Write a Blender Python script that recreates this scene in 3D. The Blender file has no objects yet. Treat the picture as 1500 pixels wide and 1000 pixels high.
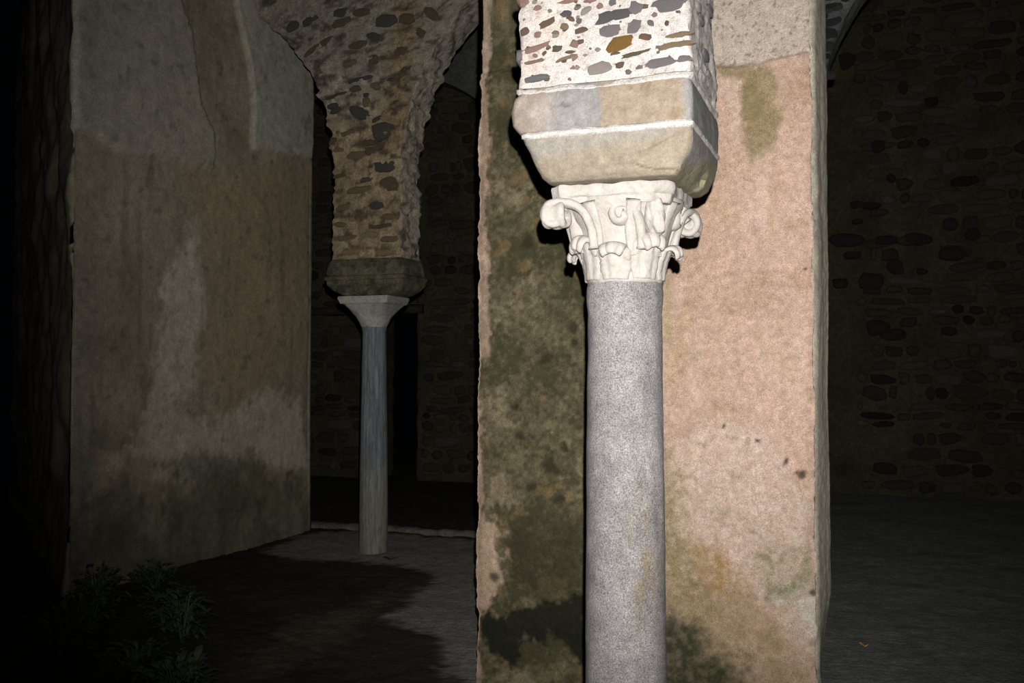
import bpy, bmesh, math, random
import numpy as np
from mathutils import Vector, noise as mnoise

# ---------------------------------------------------------------- camera, sky, flash, exposure
S = bpy.context.scene
C = S.collection
YAW, PITCH, FPX, EYE = math.radians(20), math.radians(1.6), 1458.33, 1.6
CY, SY = math.cos(YAW), math.sin(YAW)
CB, CA = -.374*CY + 3.3*SY, -.374*SY - 3.3*CY      # the arcade grid is the world grid; the camera looks across it
cam_d = bpy.data.cameras.new('camera'); cam = bpy.data.objects.new('camera', cam_d); C.objects.link(cam)
cam.location = (CB, CA, EYE); cam.rotation_euler = (math.pi/2 + PITCH, 0, YAW)
cam_d.sensor_width = 36; cam_d.lens = 35; cam_d.clip_start = .05
S.camera = cam
W = bpy.data.worlds.new('night'); S.world = W; W.use_nodes = True
W.node_tree.nodes['Background'].inputs[0].default_value = (.25, .4, .6, 1)
W.node_tree.nodes['Background'].inputs[1].default_value = .0012
fl_d = bpy.data.lights.new('camera_flash_offscreen', 'SPOT'); flash = bpy.data.objects.new('camera_flash_offscreen', fl_d); C.objects.link(flash)
fl_d.energy = 1500; fl_d.color = (1, .97, .93); fl_d.shadow_soft_size = .012
fl_d.spot_size = math.radians(78); fl_d.spot_blend = 1.0
FR, FU = .035, .14
flash.location = (CB + FR*CY, CA + FR*SY, EYE + FU)
def ray(px, py):
    x = (px-750)/FPX; y = (500-py)/FPX
    X, Y, Z = x, math.cos(PITCH)-y*math.sin(PITCH), math.sin(PITCH)+y*math.cos(PITCH)
    return X*CY - Y*SY, X*SY + Y*CY, Z
_d = Vector(ray(890, 340)); flash.rotation_euler = _d.to_track_quat('-Z', 'Y').to_euler()
S.view_settings.view_transform = 'Standard'; S.view_settings.look = 'None'
S.view_settings.exposure = 0; S.view_settings.gamma = 1; S.view_settings.use_curve_mapping = False

# ---------------------------------------------------------------- helpers
def on_floor(px, py, z=0):
    d = ray(px, py); t = (z-EYE)/d[2]; return CB+t*d[0], CA+t*d[1]
def on_a(px, py, a):
    d = ray(px, py); t = (a-CA)/d[1]; return CB+t*d[0], EYE+t*d[2]
def on_b(px, py, b):
    d = ray(px, py); t = (b-CB)/d[0]; return CA+t*d[1], EYE+t*d[2]

def vnoise(x, y, seed=0):
    x = np.asarray(x, float); y = np.asarray(y, float)
    xi = np.floor(x).astype(np.int64); yi = np.floor(y).astype(np.int64)
    fx = x-xi; fy = y-yi; fx = fx*fx*(3-2*fx); fy = fy*fy*(3-2*fy)
    def h(i, j):
        n = (i*374761393 + j*668265263 + seed*1442695041) & 0xffffffff
        n = ((n ^ (n >> 13))*1274126177) & 0xffffffff
        n = ((n ^ (n >> 16))*2246822519) & 0xffffffff
        return ((n ^ (n >> 15)) & 0xffff)/65535.0
    return (h(xi, yi)*(1-fx)+h(xi+1, yi)*fx)*(1-fy) + (h(xi, yi+1)*(1-fx)+h(xi+1, yi+1)*fx)*fy
def fbm(x, y, sc=1, octv=4, seed=0):
    r = 0; a = 1; t = 0
    for o in range(octv):
        r = r + a*vnoise(np.asarray(x)*sc+17.3*o, np.asarray(y)*sc+9.1*o, seed+o); t += a; a *= .55; sc *= 2.03
    return r/t          # 0..1
def sstep(x, a, b):
    t = np.clip((x-a)/(b-a), 0, 1); return t*t*(3-2*t)
def polymask(x, y, poly, soft, warp=0, wsc=6, seed=1):
    """1 inside the polygon, ragged edge"""
    if warp:
        x0 = x; x = x + (fbm(x, y, wsc, 4, seed)-.5)*2*warp + (fbm(x, y, wsc*4, 3, seed+7)-.5)*1.6*warp; y = y + (fbm(x0, y, wsc, 4, seed+50)-.5)*2*warp + (fbm(x0, y, wsc*4, 3, seed+57)-.5)*1.6*warp
    ins = np.zeros(x.shape, bool); dist = np.full(x.shape, 1e9)
    n = len(poly)
    for i in range(n):
        x1, y1 = poly[i]; x2, y2 = poly[(i+1) % n]
        cond = ((y1 > y) != (y2 > y))
        with np.errstate(all='ignore'):
            ins ^= cond & (x < (x2-x1)*(y-y1)/(y2-y1+1e-12)+x1)
        dx, dy = x2-x1, y2-y1
        t = np.clip(((x-x1)*dx+(y-y1)*dy)/(dx*dx+dy*dy+1e-12), 0, 1)
        dist = np.minimum(dist, np.hypot(x-x1-t*dx, y-y1-t*dy))
    sd = np.where(ins, dist, -dist)
    return sstep(sd, -soft, soft)
def blend(col, rgb, m):
    return col*(1-m[..., None]) + np.array(rgb)*m[..., None]

MATS = {}
def mat(name, src='attr', amp=.18, scale=40, speck=.12, sscale=260, bump=.35, bscale=90, bdist=.006, rough=.92, spec=.15, stretch=None):
    m = bpy.data.materials.new(name); m.use_nodes = True; nt = m.node_tree; N = nt.nodes; L = nt.links
    bs = N['Principled BSDF']; bs.inputs['Roughness'].default_value = rough; bs.inputs['Specular IOR Level'].default_value = spec
    tc = N.new('ShaderNodeTexCoord'); vec = tc.outputs['Object']
    if stretch:
        mp = N.new('ShaderNodeMapping'); mp.inputs['Scale'].default_value = stretch; L.new(vec, mp.inputs[0]); vec = mp.outputs[0]
    if src == 'attr':
        a = N.new('ShaderNodeVertexColor'); a.layer_name = 'Col'; col = a.outputs[0]
    elif src == 'object':
        a = N.new('ShaderNodeObjectInfo'); col = a.outputs['Color']
    else:
        a = N.new('ShaderNodeRGB'); a.outputs[0].default_value = (*src, 1); col = a.outputs[0]
    def nz(sc, det=5, ro=.6):
        n = N.new('ShaderNodeTexNoise'); n.inputs['Scale'].default_value = sc; n.inputs['Detail'].default_value = det
        n.inputs['Roughness'].default_value = ro; L.new(vec, n.inputs['Vector']); return n.outputs[0]
    def mul(c, f, am):
        mr = N.new('ShaderNodeMapRange'); mr.inputs[1].default_value = .28; mr.inputs[2].default_value = .72
        mr.inputs[3].default_value = 1-am; mr.inputs[4].default_value = 1+am; L.new(f, mr.inputs[0])
        mx = N.new('ShaderNodeVectorMath'); mx.operation = 'SCALE'; L.new(c, mx.inputs[0]); L.new(mr.outputs[0], mx.inputs['Scale'])
        return mx.outputs[0]
    col = mul(col, nz(scale), amp); col = mul(col, nz(scale*3.1, 4, .7), amp*.8); col = mul(col, nz(sscale, 2, .7), speck)
    L.new(col, bs.inputs['Base Color'])
    b1 = N.new('ShaderNodeBump'); b1.inputs['Strength'].default_value = bump; b1.inputs['Distance'].default_value = bdist
    L.new(nz(bscale, 6, .65), b1.inputs['Height'])
    b2 = N.new('ShaderNodeBump'); b2.inputs['Strength'].default_value = bump*.6; b2.inputs['Distance'].default_value = bdist*.35
    L.new(nz(bscale*4, 3, .7), b2.inputs['Height']); L.new(b1.outputs[0], b2.inputs['Normal'])
    L.new(b2.outputs[0], bs.inputs['Normal'])
    MATS[name] = m; return m
mat('plaster', bump=.4, bscale=60, amp=.2, scale=30, speck=.45, sscale=250)
mat('old_plaster', bump=.45, bscale=30, amp=.2, scale=14, speck=.28, sscale=130)
mat('ground', bump=.8, bscale=25, bdist=.02, amp=.3, scale=10, speck=.3, sscale=70)
mat('mortar', bump=.5, bscale=90, bdist=.006, amp=.18, scale=60, speck=.4, sscale=280)
mat('rubble_mortar', bump=.9, bscale=28, bdist=.03, amp=.3, scale=14, speck=.25, sscale=80)
mat('rubble_stone', 'object', bump=.8, bscale=40, bdist=.012, amp=.35, scale=18, speck=.25, sscale=110)
mat('set_stone', 'object', bump=.8, bscale=90, bdist=.006, amp=.3, scale=45, speck=.3, sscale=300)
mat('sandstone', bump=.6, bscale=50, bdist=.007, amp=.2, scale=26, speck=.2, sscale=300)
mat('granite', bump=.5, bscale=150, bdist=.004, amp=.22, scale=16, speck=.7, sscale=230, rough=.75, spec=.3)
mat('blue_marble', bump=.5, bscale=30, bdist=.004, amp=.35, scale=12, speck=.25, sscale=90, stretch=(3, 3, .25))
mat('white_marble', (.285, .262, .243), bump=.6, bscale=45, bdist=.006, amp=.14, scale=22, speck=.05, sscale=200, rough=.8)
mat('grey_marble', bump=.5, bscale=40, amp=.2, scale=15, speck=.2, sscale=90)
mat('leaf_green', (.04, .06, .03), amp=.4, scale=20, bump=.1, rough=.6, spec=.3)
mat('dead_leaf', (.35, .2, .05), amp=.4, scale=60, bump=.2)
mat('dark_leaf', (.02, .018, .012), amp=.4, scale=60, bump=.2)
mat('old_wood', (.035, .026, .018), amp=.4, scale=6, bump=.6, bscale=20, stretch=(.3, 3, 3))

def link(name, me, material=None, parent=None, loc=None, smooth=True):
    o = bpy.data.objects.new(name, me); C.objects.link(o)
    if material and not me.materials: me.materials.append(MATS[material])
    if smooth: me.polygons.foreach_set('use_smooth', np.ones(len(me.polygons), bool))
    if parent: o.parent = parent
    if loc: o.location = loc
    return o
def tag(o, label=None, cat=None, group=None, kind=None):
    if label: o['label'] = label
    if cat: o['category'] = cat
    if group: o['group'] = group
    if kind: o['kind'] = kind
    return o
def thing(name, label, cat, loc=(0, 0, 0), group=None):
    o = bpy.data.objects.new(name, None); C.objects.link(o); o.location = loc; o.empty_display_size = .1
    return tag(o, label, cat, group, 'thing')
def mesh_np(name, co, quads, col=None, extra=()):
    """vertices (n,3), quads (m,4), colour (n,3), further polygons"""
    me = bpy.data.meshes.new(name)
    nq = len(quads); ex = [list(e) for e in extra]
    tot = nq*4 + sum(len(e) for e in ex)
    me.vertices.add(len(co)); me.vertices.foreach_set('co', np.asarray(co, np.float32).ravel())
    me.loops.add(tot); me.polygons.add(nq+len(ex))
    li = list(np.asarray(quads, np.int32).ravel()); st = list(range(0, nq*4, 4)); tt = [4]*nq
    p = nq*4
    for e in ex: li += e; st.append(p); tt.append(len(e)); p += len(e)
    me.loops.foreach_set('vertex_index', np.array(li, np.int32))
    me.polygons.foreach_set('loop_start', np.array(st, np.int32)); me.polygons.foreach_set('loop_total', np.array(tt, np.int32))
    me.update(calc_edges=True); me.validate()
    if col is not None:
        at = me.color_attributes.new('Col', 'FLOAT_COLOR', 'POINT')
        c4 = np.ones((len(co), 4), np.float32); c4[:, :3] = np.clip(col, .002, 1); at.data.foreach_set('color', c4.ravel())
    return me
def grid_quads(nr, nc, closed=False):
    r = np.arange(nr-1)[:, None]; k = np.arange(nc if closed else nc-1)[None, :]; k2 = (k+1) % nc
    return np.stack([r*nc+k, r*nc+k2, (r+1)*nc+k2, (r+1)*nc+k], -1).reshape(-1, 4)

def perim_wall(name, path, dss, zs, disp, colf, material, closed=False, round_it=2):
    """a wall face swept along a ground path; disp(u,b,a,z,seg) in metres, colf -> rgb"""
    pts = []; seg = []
    n = len(path); m = n if closed else n-1
    for i in range(m):
        p = np.array(path[i], float); q = np.array(path[(i+1) % n], float); k = max(1, int(round(np.linalg.norm(q-p)/dss[i])))
        for j in range(k): pts.append(p+(q-p)*j/k); seg.append(i)
    if not closed: pts.append(np.array(path[-1], float)); seg.append(m-1)
    P = np.array(pts); seg = np.array(seg)
    Q = P.copy()
    for _ in range(round_it):
        R = (np.roll(Q, 1, 0)+np.roll(Q, -1, 0)+2*Q)/4
        if not closed: R[0] = Q[0]; R[-1] = Q[-1]
        dl = np.linalg.norm(R-Q, axis=1)[:, None]; Q = np.where(dl < .02, R, Q)
    P = Q
    T = np.roll(P, -1, 0)-np.roll(P, 1, 0)
    if not closed: T[0] = P[1]-P[0]; T[-1] = P[-1]-P[-2]
    T /= np.linalg.norm(T, axis=1)[:, None]+1e-9
    Nn = np.stack([T[:, 1], -T[:, 0]], 1)
    u = np.concatenate([[0], np.cumsum(np.linalg.norm(np.diff(P, axis=0), axis=1))])
    zs = np.asarray(zs); nr, nc = len(zs), len(P)
    U = np.broadcast_to(u, (nr, nc)); Z = np.broadcast_to(zs[:, None], (nr, nc)); B = np.broadcast_to(P[:, 0], (nr, nc)); A = np.broadcast_to(P[:, 1], (nr, nc)); G = np.broadcast_to(seg, (nr, nc))
    d = disp(U, B, A, Z, G); c = colf(U, B, A, Z, G)
    co = np.stack([B+d*Nn[:, 0], A+d*Nn[:, 1], Z], -1).reshape(-1, 3)
    ex = [list(range((nr-1)*nc, nr*nc))]
    me = mesh_np(name, co, grid_quads(nr, nc, closed), c.reshape(-1, 3), ex)
    return link(name, me, material)

def ring(hb, ha, rad, mf, ms, k):
    """rounded rectangle, counter-clockwise from the front-left corner arc; fixed counts"""
    rad = min(rad, hb-1e-4, ha-1e-4); out = []
    cs = [(-hb+rad, -ha+rad, math.pi), (hb-rad, -ha+rad, 1.5*math.pi), (hb-rad, ha-rad, 0), (-hb+rad, ha-rad, .5*math.pi)]
    for i in range(4):
        cx, cy, a0 = cs[i]
        arc = [(cx+rad*math.cos(a0+math.pi/2*j/(k-1)), cy+rad*math.sin(a0+math.pi/2*j/(k-1))) for j in range(k)]
        out += arc
        nx, ny, na = cs[(i+1) % 4]
        p = arc[-1]; q = (nx+rad*math.cos(na), ny+rad*math.sin(na)); m = mf if i % 2 == 0 else ms
        out += [(p[0]+(q[0]-p[0])*(j+1)/(m+1), p[1]+(q[1]-p[1])*(j+1)/(m+1)) for j in range(m)]
    return np.array(out)
def loft(name, rows, material, parent=None, mf=20, ms=12, k=5, amp=.004, nsc=14, colf=None, dispf=None, seed=0, loc=(0, 0, 0), fine=.0, zamp=0):
    """rows of (z, b_min, b_max, half_depth, corner radius) -> closed solid with rough faces"""
    R = []; Z = []
    for z, b0, b1, ha, rad in rows:
        r = ring((b1-b0)/2, ha, rad, mf, ms, k); r[:, 0] += (b0+b1)/2; R.append(r); Z.append(np.full(len(r), z))
    XY = np.array(R); Z = np.array(Z); nr, nc = Z.shape
    T = np.roll(XY, -1, 1)-np.roll(XY, 1, 1); T /= np.linalg.norm(T, axis=2)[..., None]+1e-9
    Nn = np.stack([T[..., 1], -T[..., 0]], -1)
    B, A = XY[..., 0], XY[..., 1]
    # noise over (b + a) and z, offset per side
    q = B*np.abs(Nn[..., 1]) + A*np.abs(Nn[..., 0]) + 7*np.sign(Nn[..., 0])*(np.abs(Nn[..., 0]) > .7)
    d = (fbm(q+seed, Z, nsc, 4, seed+3)-.5)*2*amp
    if fine: d = d + (fbm(q, Z, nsc*5, 3, seed+9)-.5)*2*fine
    if dispf is not None: d = d + dispf(B, A, Z, Nn)
    co = np.stack([B+d*Nn[..., 0], A+d*Nn[..., 1], Z], -1).reshape(-1, 3)
    if zamp: co[:, 2] += ((fbm(q, Z*0, 9, 4, seed+11)-.5)*2*zamp).ravel()
    col = None
    if colf is not None: col = colf(B, A, Z, Nn).reshape(-1, 3)
    ex = [list(range(nc))[::-1], list(range((nr-1)*nc, nr*nc))]
    me = mesh_np(name, co, grid_quads(nr, nc, True), col, ex)
    o = link(name, me, material, parent, loc)
    try: me.set_sharp_from_angle(angle=math.radians(50))
    except Exception: pass
    return o
def const(rgb, var=.15, sc=9, seed=0):
    def f(B, A, Z, Nn):
        return np.array(rgb)*(1+(fbm(B+A, Z, sc, 3, seed)-.5)*2*var)[..., None]
    return f
def dense(rows, dz):
    """interpolate loft rows so that they are no further apart than dz"""
    out = [rows[0]]
    for p, q in zip(rows, rows[1:]):
        n = max(1, int(math.ceil(math.hypot(abs(q[0]-p[0]), .6*max(abs(q[1]-p[1]), abs(q[2]-p[2])))/dz)))
        for j in range(1, n+1):
            t = j/n; out.append(tuple(p[i]+(q[i]-p[i])*t for i in range(5)))
    return out

# stones: a dozen irregular flattened shapes in the plane x-z, proud towards -y
rng = random.Random(7)
def stone_mesh(i, sharp):
    n = 10; ph = [rng.uniform(-.16, .16) for _ in range(n)]
    ang = [2*math.pi*(j+rng.uniform(-.25, .25))/n for j in range(n)]
    co = []; e = sharp
    def pt(a, r, y):
        ca, sa = math.cos(a), math.sin(a); k = (abs(ca)**e+abs(sa)**e)**(-1/e)
        return (ca*k*r*.5, y, sa*k*r*.5)
    for lev, (sc, y) in enumerate([(1.0, .9), (1.0, -.15), (.86, -.72), (.45, -1.0)]):
        for j in range(n): co.append(pt(ang[j], sc*(1+ph[j]), y*.5+rng.uniform(-.05, .05)*(lev > 1)))
    co.append((0, -.5, 0)); nc = n
    q = grid_quads(4, n, True)[:, ::-1]
    ex = [[3*n+(j+1) % n, 3*n+j, 4*n] for j in range(n)]
    me = mesh_np('stone', co, q, None, ex)
    return me
STONES = {'set_stone': [], 'rubble_stone': []}
for mm in STONES:
    for i in range(10):
        me = stone_mesh(i, rng.choice([2, 2.4, 3, 3.6])); me.materials.append(MATS[mm]); STONES[mm].append(me)
        me.polygons.foreach_set('use_smooth', np.ones(len(me.polygons), bool))
def stone(parent, loc, w, h, t, rot, rgb, mm, yaw=0, name='stone'):
    o = bpy.data.objects.new(name, rng.choice(STONES[mm])); C.objects.link(o); o.parent = parent
    o.location = loc; o.scale = (w*rng.choice((-1, 1)) if False else w, t, h); o.rotation_euler = (0, rot, yaw); o.color = (*rgb, 1)
    return o
def stones_joined(parent, items, mm, name='rubble'):
    """the stones beyond the few hundred largest: real geometry in one mesh, coloured per stone"""
    cos = []; quads = []; ex = []; cols = []; base = 0
    for loc, w, h, t, rot, rgb in items:
        me = rng.choice(STONES[mm]); n = len(me.vertices); a = np.empty(n*3, np.float32); me.vertices.foreach_get('co', a); a = a.reshape(-1, 3)*np.array([w, t, h])
        c, s = math.cos(rot), math.sin(rot); x = a[:, 0]*c+a[:, 2]*s; z = -a[:, 0]*s+a[:, 2]*c
        cos.append(np.stack([x+loc[0], a[:, 1]+loc[1], z+loc[2]], 1)); cols.append(np.tile(np.array(rgb), (n, 1)))
        for p in me.polygons:
            v = [base+k for k in p.vertices]
            (quads if len(v) == 4 else ex).append(v)
        base += n
    me = mesh_np(name, np.concatenate(cos), np.array(quads), np.concatenate(cols), ex)
    o = link(name, me, 'rubble_mortar', parent); o['kind'] = 'stuff'; return o

# ---------------------------------------------------------------- floor
KERB_A = 5.66
FLx = np.concatenate([np.arange(-11, -5.5, .15), np.arange(-5.5, 2.6, .035), np.arange(2.6, 7, .15)])
FLy = np.concatenate([np.arange(-5, -.5, .2), np.arange(-.5, 6.4, .03), np.arange(6.4, 17, .12)])
gx, gy = np.meshgrid(FLx, FLy)
fp = lambda pts: [on_floor(*p) for p in pts]
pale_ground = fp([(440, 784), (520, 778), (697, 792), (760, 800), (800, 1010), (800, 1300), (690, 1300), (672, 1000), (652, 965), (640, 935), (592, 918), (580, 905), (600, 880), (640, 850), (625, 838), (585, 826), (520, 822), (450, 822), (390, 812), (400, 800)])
deb = fp([(425, 905), (470, 900), (520, 890), (570, 865), (610, 850), (590, 870), (540, 900), (500, 940), (460, 960), (420, 985), (330, 1000), (400, 940)])
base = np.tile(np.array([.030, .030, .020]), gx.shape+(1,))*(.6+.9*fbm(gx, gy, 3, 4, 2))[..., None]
deb_m = polymask(gx, gy, deb, .12, .16, 5, 5)*.75
base = blend(base, (.12, .105, .07), deb_m*(.3+.7*fbm(gx, gy, 14, 3, 8)))
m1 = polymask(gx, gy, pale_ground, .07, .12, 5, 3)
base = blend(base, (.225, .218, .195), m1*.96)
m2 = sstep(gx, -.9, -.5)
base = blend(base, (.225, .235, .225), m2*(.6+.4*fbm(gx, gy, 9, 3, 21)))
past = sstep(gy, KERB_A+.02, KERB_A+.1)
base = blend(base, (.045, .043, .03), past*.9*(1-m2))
under = ((gx > -1.2) & (gx < .3) & (gy > 2.3) & (gy < 4.6))
gz = (fbm(gx, gy, 2.2, 4, 6)-.5)*.03 - past*.06*(gx < -1.4) + (1-m1)*(fbm(gx, gy, 16, 3, 7)-.3)*.025*(gx < -1.4)
co = np.stack([gx, gy, gz], -1).reshape(-1, 3)
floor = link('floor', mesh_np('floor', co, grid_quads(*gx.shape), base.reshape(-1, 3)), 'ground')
tag(floor, 'worn grey and dark mossy ground of the cloister', kind='structure')

# ---------------------------------------------------------------- left wall
LWB, LWA0, LWA1 = -4.5, 2.25, 5.42
sx, sy_, _ = ray(-90, 500); sl = math.hypot(sx, sy_)
far = (LWB+sx/sl*6, LWA0+sy_/sl*6)
lw = lambda pts: [on_b(px, py, LWB) for px, py in pts]
patch1 = lw([(190, -120), (250, -30), (282, 60), (290, 150), (312, 195), (312, 248), (296, 246), (262, 236), (225, 228), (180, 226), (130, 190), (105, 190), (60, 60), (60, -120)])
patch2 = lw([(325, -120), (345, 25), (360, 90), (368, 150), (366, 218), (400, 224), (455, 232), (470, 100), (470, -120)])
band1 = lw([(255, 600), (290, 620), (330, 645), (300, 700), (240, 700), (190, 660), (150, 690), (130, 720), (160, 670), (210, 640), (225, 560), (240, 420), (285, 300), (300, 420), (290, 560)])
band2 = lw([(320, 615), (400, 565), (440, 590), (448, 690), (400, 685), (370, 660), (330, 690), (300, 650)])
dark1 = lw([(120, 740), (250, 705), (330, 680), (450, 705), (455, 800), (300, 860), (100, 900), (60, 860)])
dark2 = lw([(220, 680), (300, 662), (380, 672), (400, 690), (330, 700), (290, 705)])
brown = lw([(270, 250), (455, 235), (455, 560), (400, 570), (330, 610), (295, 560), (300, 380)])
def lw_disp(U, B, A, Z, G):
    d = (fbm(A+B, Z, .8, 4, 31)-.5)*.05 + (fbm(A+B, Z, 9, 4, 32)-.5)*.012
    s = (G == 1)*1.0
    d = d + s*.028*polymask(A, Z, patch1, .012, .03, 6, 33) + s*.035*polymask(A, Z, patch2, .012, .015, 5, 34)
    d = d + (G == 0)*(fbm(U, Z, 2.2, 4, 35)-.5)*.12
    edge = np.exp(-np.minimum(np.abs(A-LWA0), np.abs(A-LWA1))/.05)*s
    return d - edge*(fbm(A, Z, 7, 3, 36))*.035
def lw_col(U, B, A, Z, G):
    c = np.tile(np.array([.245, .215, .155]), Z.shape+(1,))
    c *= (.6+.8*fbm(A, Z, 2.2, 5, 41))[..., None]
    st = fbm(A*9, Z*.8, 1, 3, 42)
    c = blend(c, (.27, .20, .12), polymask(A, Z, brown, .15, .12, 3, 43)*.75*(.5+.6*st))
    c = blend(c, (.12, .11, .08), sstep(fbm(A*7, Z*.5, 1.5, 4, 52), .55, .75)*.45)
    c = blend(c, (.42, .38, .30), np.maximum(polymask(A, Z, band1, .07, .10, 4, 44), polymask(A, Z, band2, .05, .10, 4, 45))*(.45+.6*fbm(A, Z, 7, 4, 53)))
    c = blend(c, (.29, .275, .23), polymask(A, Z, patch1, .02, .03, 6, 33)*.85)
    c = blend(c, (.33, .315, .265), polymask(A, Z, patch2, .015, .015, 5, 34)*.9)
    c = blend(c, (.075, .075, .05), polymask(A, Z, dark2, .06, .08, 6, 46)*.6)
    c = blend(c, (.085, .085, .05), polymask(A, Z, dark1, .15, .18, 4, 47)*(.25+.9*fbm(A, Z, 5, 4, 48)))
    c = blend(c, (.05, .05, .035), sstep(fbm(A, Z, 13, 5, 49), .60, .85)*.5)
    c = blend(c, (.12, .14, .15), sstep(1-np.abs(A-LWA0-.12)*6, 0, 1)*.5*fbm(A*6, Z, 1.2, 3, 51))
    c = np.where((G == 0)[..., None], np.array([.245, .215, .155])*(.6+.8*fbm(U, Z, 1.6, 4, 50))[..., None], c)
    return c
zs = np.concatenate([np.arange(-.12, 5.6, .022), [5.8, 6.2]])
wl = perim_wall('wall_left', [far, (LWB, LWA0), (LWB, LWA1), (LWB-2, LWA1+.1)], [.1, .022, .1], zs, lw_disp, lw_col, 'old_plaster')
tag(wl, 'dim stained plaster wall with flaking render on the left', kind='structure')

# ---------------------------------------------------------------- back wall of rubble with a doorway
BWA = 10.3
db0, _ = on_a(552, 600, BWA); db1, dz1 = on_a(610, 459, BWA)
def rubble_piece(name, b0, b1, z0, z1, parent=None):
    def dsp(B, A, Z, Nn): return (fbm(B, Z, 5, 4, 61)-.5)*.07
    rows = dense([(z0, b0, b1, .3, .03), (z1, b0, b1, .3, .03)], .07)
    col = lambda B, A, Z, Nn: np.array([.068, .057, .036])*(.5+fbm(B, Z, 3, 4, 62))[..., None]
    return loft(name, rows, 'rubble_mortar', parent, mf=int((b1-b0)/.07)+2, ms=6, k=3, amp=.01, colf=col, dispf=dsp, seed=5, loc=(0, BWA+.3, 0))
wb = rubble_piece('wall_back', db1, 6.0, -.1, 7.2)
tag(wb, 'dark rubble stone wall at the far end of the courtyard', kind='structure')
w2 = rubble_piece('masonry', -11.0, db0, -.1, 7.2, wb)
w3 = rubble_piece('masonry', db0, db1, dz1+.14, 7.2, wb)
for o in (w2, w3): o.location = (0, 0, 0)
# courses of stones on the wall face
items = []
def visible_patch(b, z):
    X, Y = b-CB, BWA-CA; x = X*CY+Y*SY; y = -X*SY+Y*CY
    px = 750+FPX*x/y; py = 539-FPX*(z-EYE)/y
    return px, py
z = .06
while z < 6.9:
    hh = rng.uniform(.10, .20)
    for (s0, s1) in ((-8.2, db0-.05), (db1+.05, -3.0), (.55, 3.4)):
        b = s0+rng.uniform(0, .2)
        while b < s1-.1:
            w = rng.uniform(.14, .46)*(1 if rng.random() < .8 else .5)
            if rng.random() < .86:
                px, py = visible_patch(b+w/2, z+hh/2)
                if (440 < px < 715 or 1205 < px < 1560) and -40 < py < 745:
                    k = rng.uniform(.6, 1.15)
                    rgb = rng.choice([(.068, .058, .037), (.062, .055, .037), (.06, .049, .03), (.053, .046, .032), (.075, .07, .056), (.068, .054, .033)] if rng.random() > .06 else [(.028, .026, .023)])  # the rare near-black tone stands in for shaded holes between stones
                    items.append(((b+w/2, BWA-.005, z+hh/2+rng.uniform(-.02, .02)), w*.96, hh*rng.uniform(.72, 1.0), rng.uniform(.05, .11), rng.uniform(-.12, .12), tuple(v*k for v in rgb), px))
            b += w+rng.uniform(.0, .05)
    z += hh+rng.uniform(-.01, .03)
# dark-coloured stones standing in for shaded holes in the wall right of the pier
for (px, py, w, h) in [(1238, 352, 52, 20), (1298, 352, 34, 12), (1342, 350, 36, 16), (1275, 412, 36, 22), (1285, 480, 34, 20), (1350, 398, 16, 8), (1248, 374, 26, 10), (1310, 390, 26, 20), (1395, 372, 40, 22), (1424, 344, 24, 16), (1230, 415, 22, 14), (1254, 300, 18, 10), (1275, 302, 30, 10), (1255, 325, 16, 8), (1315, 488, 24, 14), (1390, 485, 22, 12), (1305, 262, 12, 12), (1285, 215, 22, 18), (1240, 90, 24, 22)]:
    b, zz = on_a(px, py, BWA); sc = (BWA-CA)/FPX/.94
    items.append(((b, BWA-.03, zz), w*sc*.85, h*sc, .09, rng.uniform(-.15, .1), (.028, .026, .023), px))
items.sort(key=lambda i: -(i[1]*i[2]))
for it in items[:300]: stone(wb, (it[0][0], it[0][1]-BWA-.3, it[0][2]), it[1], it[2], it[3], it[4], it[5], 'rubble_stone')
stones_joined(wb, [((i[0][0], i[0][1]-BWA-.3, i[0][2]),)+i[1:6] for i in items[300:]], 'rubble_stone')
lin = link('door_lintel', mesh_np('door_lintel', *(lambda b0, b1: (np.array([(x, y, zz) for x in np.linspace(b0, b1, 9) for (y, zz) in ((-.15, 0), (-.16, .12), (-.03, .13), (-.03, 0))]) + np.random.RandomState(3).normal(0, .006, (36, 3)), grid_quads(9, 4, True)[:, ::-1], None, [[0, 1, 2, 3], [35, 34, 33, 32]]))(on_a(450, 455, BWA)[0], on_a(622, 455, BWA)[0])), 'old_wood', None, (0, BWA, dz1))
tag(lin, 'dark timber lintel over the black doorway in the rubble wall', 'lintel', kind='thing')

# ---------------------------------------------------------------- kerb
kb0, kb1 = -4.75, -1.3
rows_k = np.linspace(kb0, kb1, 120)
prof = [(-.10, -.03), (-.085, .03), (-.04, .05), (.05, .045), (.1, .03), (.12, -.12)]
kc = []; kk = []
for i, b in enumerate(rows_k):
    for (y, zz) in prof:
        n = float(fbm(b, y*3, 5, 4, 71))-.5
        kc.append((b, KERB_A+y+n*.06, zz+(float(fbm(b, y, 8, 4, 72))-.5)*.05*(zz > 0))); kk.append(np.array([.15, .14, .11])*(.5+.6*float(fbm(b, y, 9, 3, 73))))
kerb = link('stone_kerb', mesh_np('stone_kerb', np.array(kc), grid_quads(120, 6)[:, ::-1], np.array(kk), [list(range(6)), list(range(714, 720))[::-1]]), 'ground')
tag(kerb, 'low worn stone kerb on the ground behind the blue-grey column', 'kerb', kind='thing')

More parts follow.
